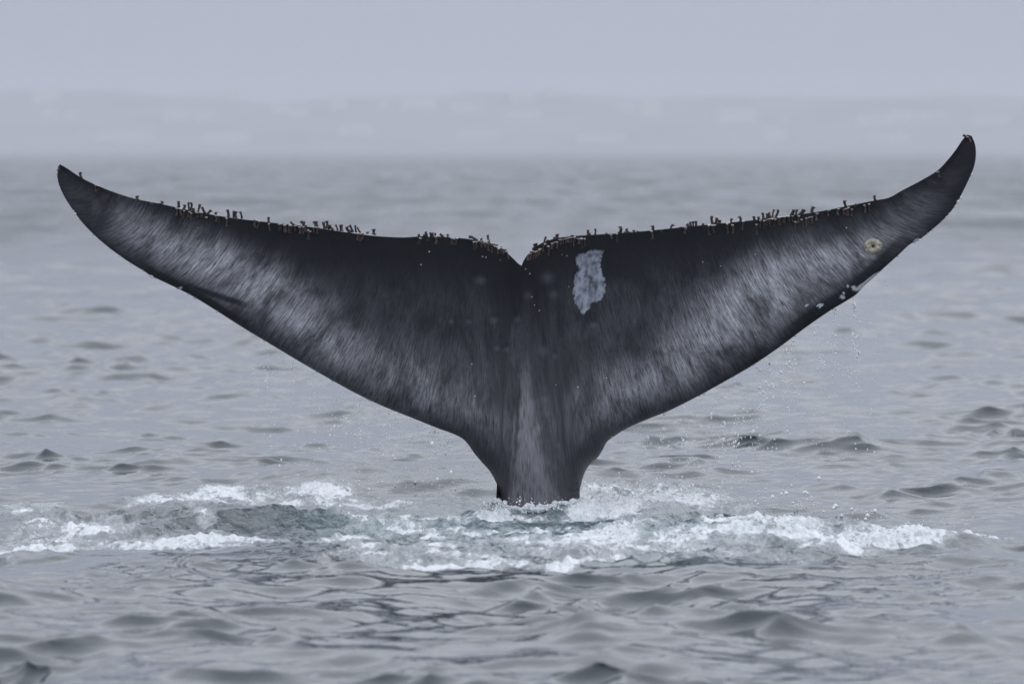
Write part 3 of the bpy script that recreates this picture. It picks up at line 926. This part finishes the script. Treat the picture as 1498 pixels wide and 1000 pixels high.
er_ = clr[12 * 2:12 * 26]; o_ = np.argsort(er_[:, 0]); er_ = er_[o_]
c1, r1 = falling([(392, 55, 22), (430, 40, 12), (500, 70, 26), (528, 60, 20), (570, 50, 22), (600, 60, 20), (632, 40, 30), (655, 30, 16)], (370, 690), 420, el_)
blobs('falling_drops', np.array(c1), np.array(r1), DROP, 'fine water drops falling below the fluke without the pale round barnacle', 'water drops')
c2, r2 = falling([(1250, 120, 60), (1222, 90, 28), (1195, 80, 26), (1158, 90, 70), (1150, 60, 40), (1125, 80, 40), (1110, 130, 46), (1078, 140, 60),
                  (1060, 120, 34), (1040, 90, 26), (1000, 60, 26), (970, 50, 26), (935, 40, 16)], (900, 1290), 620, er_)
blobs('falling_drops', np.array(c2), np.array(r2), DROP, 'fine water drops falling below the fluke that carries the pale round barnacle', 'water drops')
# drops clinging to the skin
cen, rad = [], []
for px, py in [(628, 368), (616, 387), (706, 375), (711, 376), (732, 380), (290, 333), (769, 393), (775, 400), (822, 372), (829, 374), (832, 419), (778, 434), (782, 446),
               (789, 454), (695, 578), (690, 532), (887, 552), (1028, 383), (1054, 389), (1105, 372), (1160, 360), (1238, 333), (1105, 492), (861, 400), (845, 565), (813, 562)]:
    x, z = at_depth(px, py, D)
    cen.append((x, front_y(px, py) - 0.002, z)); r = rng.uniform(0.0025, 0.0055); rad.append((r * 1.3, r * 0.7, r))
for _ in range(70):
    s = rng.uniform(0.12, 0.86); e = cll if rng.uniform() < 0.45 else clr
    k = int(s * len(e) * 0.68); px, py = e[k]
    x, z = at_depth(px, py, D); r = abs(rng.normal()) * 0.003 + 0.003
    cen.append((x, D + float(mid_surface().ravel()[np.argmin((FX - px) ** 2 + (FY_ - py) ** 2)]) + rng.normal() * 0.01, z - r * 0.6)); rad.append((r * 1.5, r, r * 1.2))
blobs('clinging_drops', np.array(cen), np.array(rad), DROP, 'bright beads of water clinging to the dark whale skin', 'water drops')

# splash thrown up beside the tail
def z_at(x, y):
    return sea_surface(np.atleast_1d(np.asarray(x, float)), np.atleast_1d(np.asarray(y, float)), np.full(np.size(x), 0.03))[2]
cen, rad = [], []
BIG = [(1198, 699, 3.6), (1130, 726, 3), (1150, 721, 3.4), (1143, 722, 2.4), (1176, 720, 3), (1181, 721, 2.4), (1222, 740, 4.2), (1219, 743, 3.6), (1187, 727, 2.2), (1246, 744, 2.6),
       (1280, 747, 3.4), (1269, 754, 4), (1266, 759, 3.4), (1231, 754, 3), (1292, 764, 3), (1268, 768, 2.4), (1250, 783, 2.6), (1205, 748, 2), (1160, 735, 2), (1240, 765, 2), (1076, 645, 2),
       (1080, 636, 1.8), (1100, 690, 1.8), (1053, 712, 1.8), (1130, 660, 1.6), (632, 648, 3), (660, 690, 2.6), (640, 700, 2.2), (540, 715, 2)]
for px, py, r in BIG:
    y = 48.2 + rng.normal() * 0.2
    x, z = at_depth(px, py, y); r *= 0.0042
    cen.append((x, y, z)); rad.append((r * rng.uniform(.9, 1.25), r, r * rng.uniform(0.9, 1.3)))
for (x0, x1, yb, yt, n, dep) in [(860, 1060, 745, 700, 700, 50.6), (1060, 1200, 760, 715, 260, 49.2), (1200, 1300, 780, 735, 160, 48.0), (1290, 1425, 790, 752, 380, 47.6),
                                (480, 740, 740, 690, 420, 51.0), (700, 860, 745, 722, 240, 49.2), (330, 500, 730, 705, 60, 51.0), (1420, 1480, 795, 775, 60, 47.6)]:
    for _ in range(n):
        px = rng.uniform(x0, x1); t = rng.beta(1.0, 2.4)
        y = dep + rng.normal() * 0.3
        x, z = at_depth(px, yb + (yt - yb) * t, y)
        r = abs(rng.normal()) * 0.0030 + 0.0016
        cen.append((x, y, z)); rad.append((r, r, r * rng.uniform(0.8, 1.4)))
blobs('splash_drops', np.array(cen), np.array(rad), DROP, 'scattered drops of spray tossed up around the tail stock', 'spray')

# thick froth heaped on the churned water
cand = 60000
fx_ = rng.uniform(-60, 1498 + 60, cand); fy_ = rng.uniform(705, 850, cand)
wx_, wy_ = on_water(fx_, fy_)
X, Y, Z, fo, ae = sea_surface(wx_, wy_, np.full(cand, 0.03))
clump = fbm(wx_ * 3.5, wy_ * 1.2, 3, 120)
keep = (rng.uniform(0, 1, cand) < np.clip((fo - 0.62) * 1.6, 0, 1) ** 1.6 * smooth(-0.05, 0.35, clump))
idx = np.where(keep)[0][:1800]
r = 0.004 + 0.010 * rng.beta(1.2, 3.5, len(idx))
cen = np.stack([X[idx], Y[idx], Z[idx] + r * 0.2], 1)
rad = np.stack([r * rng.uniform(1.0, 2.2, len(idx)), r * rng.uniform(1, 2, len(idx)), r * rng.uniform(0.7, 1.3, len(idx))], 1)
# a ragged collar of froth where the tail stock leaves the water
nb = 260
bx_ = rng.uniform(715, 868, nb)
side = np.abs(bx_ - 790) / 76
by_ = D - 0.52 * np.sqrt(np.clip(1 - side ** 2, 0, 1)) - np.abs(rng.normal(0, 0.07, nb)) - 0.02
bx_ = at_depth(bx_, 735, D)[0]
bz_ = sea_surface(bx_, by_, np.full(nb, 0.03))[2]
br_ = 0.006 + 0.022 * rng.beta(1.1, 3.0, nb)
cen = np.concatenate([cen, np.stack([bx_, by_, bz_ + br_ * rng.uniform(-0.2, 1.2, nb)], 1)])
rad = np.concatenate([rad, np.stack([br_ * 1.3, br_, br_ * rng.uniform(0.8, 1.6, nb)], 1)])
blobs('froth', cen, rad, FROTH, 'thick white froth heaped on the churned water around the tail', 'foam', ICO1, 0.25)

# ------------------------------------------------------------------ far shore
def land_material():
    M = Mat('shore_land')
    pos = M.n('ShaderNodeNewGeometry').outputs['Position']
    n = M.noise(pos, 1.0, 4.0, 0.6, (0.012, 0.012, 0.03))
    M.l(M.mixc(M.mapr(n, 0.35, 0.65), (0.16, 0.18, 0.19), (0.25, 0.26, 0.27)), M.p.inputs['Base Color'])
    M.p.inputs['Roughness'].default_value = 0.9
    return M.m
def hills():
    nx_, ny_ = 260, 40
    xs = np.linspace(-3200, 3200, nx_); ys = np.linspace(5700, 6380, ny_)
    Xg, Yg = np.meshgrid(xs, ys)
    t = (Yg - 5700) / 680
    ridge = 46 + 12 * fbm(Xg / 700, Yg / 900, 4, 150) + 6 * fbm(Xg / 150, Yg / 200, 3, 155)
    Zg = -2.5 + ridge * smooth(0, 1, np.clip(t * 1.2, 0, 1)) + 4 * smooth(0, 0.02, t)
    V = np.stack([Xg.ravel(), Yg.ravel(), Zg.ravel()], 1)
    ii = np.arange(ny_ - 1)[:, None] * nx_; jj = np.arange(nx_ - 1)[None, :]
    aa = (ii + jj).ravel()
    link('hills', mesh_np('hills', V, np.stack([aa, aa + 1, aa + 1 + nx_, aa + nx_], 1), [land_material()]), kind='structure')
    def ground(x, y):
        k = np.argmin((V[:, 0] - x) ** 2 + (V[:, 1] - y) ** 2)
        return V[k, 2]
    return ground
ground = hills()

def paint(name, c, rough=0.7):
    M = Mat(name)
    obj = M.n('ShaderNodeTexCoord').outputs['Object']
    n = M.noise(obj, 0.2, 3.0)
    M.l(M.mixc(n, c, tuple(v * 0.85 for v in c)), M.p.inputs['Base Color'])
    M.p.inputs['Roughness'].default_value = rough
    return M.m
wall_m = [paint('pale_wall', (0.90, 0.89, 0.87)), paint('pink_wall', (0.90, 0.83, 0.80)), paint('cream_wall', (0.90, 0.87, 0.81))]
roof_m = paint('grey_roof', (0.45, 0.42, 0.40))
win_m = paint('window_glass', (0.06, 0.07, 0.08), 0.15)

def building(px, py, wpx, hpx, k):
    """pale building on the slope, its foot where that pixel meets the hill"""
    a = (px - CX) / F_PX
    b = -(py + hpx / 2 - CY) / F_PX
    fy, fz = CP + b * SP, -SP + b * CP
    best = None
    for y in np.linspace(5740, 6370, 140):
        t = y / fy
        if CAM_H + fz * t <= ground(a * t, y) + 0.2:
            best = (a * t, y); break
    if best is None: best = (a * 6370 / fy, 6370)
    x, y = best
    g = ground(x, y)
    s = y / F_PX
    W, H, Dp = wpx * s, hpx * s, max(9, wpx * s * 0.45)
    root = link('building', None)
    root.location = (x, y, g - 2)
    Hh = H + 2
    def box(name, x0, x1, y0, y1, z0, z1, m, par=root):
        v = [(x0, y0, z0), (x1, y0, z0), (x1, y1, z0), (x0, y1, z0), (x0, y0, z1), (x1, y0, z1), (x1, y1, z1), (x0, y1, z1)]
        f = [(3, 2, 1, 0), (4, 5, 6, 7), (0, 1, 5, 4), (1, 2, 6, 5), (2, 3, 7, 6), (3, 0, 4, 7)]
        mm = bpy.data.meshes.new(name); mm.from_pydata(v, [], f); mm.materials.append(m)
        return link(name, mm, par)
    box('wall', -W / 2, W / 2, 0, Dp, 0, Hh, wall_m[k % 3])
    v = [(-W / 2 - .5, -.5, Hh), (W / 2 + .5, -.5, Hh), (W / 2 + .5, Dp + .5, Hh), (-W / 2 - .5, Dp + .5, Hh), (-W / 2 + 2, Dp / 2, Hh + 2.2), (W / 2 - 2, Dp / 2, Hh + 2.2)]
    mm = bpy.data.meshes.new('roof'); mm.from_pydata(v, [], [(0, 1, 5, 4), (2, 3, 4, 5), (1, 2, 5), (3, 0, 4), (3, 2, 1, 0)]); mm.materials.append(roof_m)
    link('roof', mm, root)
    return root, W, Hh
BLD = [(62, 143, 28, 16), (80, 141, 10, 12), (72, 171, 18, 8), (103, 172, 14, 6), (280, 141, 16, 12), (338, 142, 22, 15), (308, 143, 30, 6), (258, 174, 40, 10), (298, 173, 30, 8),
       (410, 164, 24, 10), (435, 165, 26, 10), (495, 155, 22, 12), (568, 125, 14, 8), (560, 158, 18, 12), (612, 155, 50, 10), (678, 161, 34, 9), (765, 172, 56, 9), (765, 145, 34, 10),
       (812, 137, 22, 8), (915, 160, 26, 9), (952, 161, 30, 20), (1080, 171, 56, 15), (1148, 175, 14, 6), (1168, 143, 20, 8), (1318, 172, 34, 12), (1350, 173, 70, 8), (1280, 178, 50, 8),
       (1450, 180, 50, 8), (1380, 110, 50, 8), (1135, 200, 28, 14), (520, 192, 50, 10), (700, 200, 60, 6), (180, 205, 80, 8), (880, 205, 70, 6), (1300, 205, 60, 6), (330, 205, 70, 8)]
for k, (px, py, wp, hp) in enumerate(BLD):
    root, W, H = building(px, py, wp, hp, k)
    root['label'] = 'pale low building fading into haze on the far shore'
    root['category'] = 'building'
    root['group'] = 'buildings on the far shore'

# ------------------------------------------------------------------ haze over the bay
def haze():
    hx = 7150; z0, z1 = -4.0, 72.0
    v = [(x, y, z) for z in (z0, z1) for x, y in ((-hx, -hx), (hx, -hx), (hx, hx), (-hx, hx))]
    f = [(3, 2, 1, 0), (4, 5, 6, 7), (0, 1, 5, 4), (1, 2, 6, 5), (2, 3, 7, 6), (3, 0, 4, 7)]
    m = bpy.data.meshes.new('haze'); m.from_pydata(v, [], f)
    mt = bpy.data.materials.new('haze'); mt.use_nodes = True
    n = mt.node_tree; n.nodes.clear()
    o = n.nodes.new('ShaderNodeOutputMaterial'); pv = n.nodes.new('ShaderNodeVolumePrincipled')
    pv.inputs['Color'].default_value = (0.95, 0.96, 1.0, 1)
    pv.inputs['Density'].default_value = 0.00024
    pv.inputs['Anisotropy'].default_value = 0.0
    n.links.new(pv.outputs[0], o.inputs['Volume'])
    m.materials.append(mt)
    link('haze', m, kind='stuff', label='thin pale haze hanging over the whole bay', category='haze')
haze()
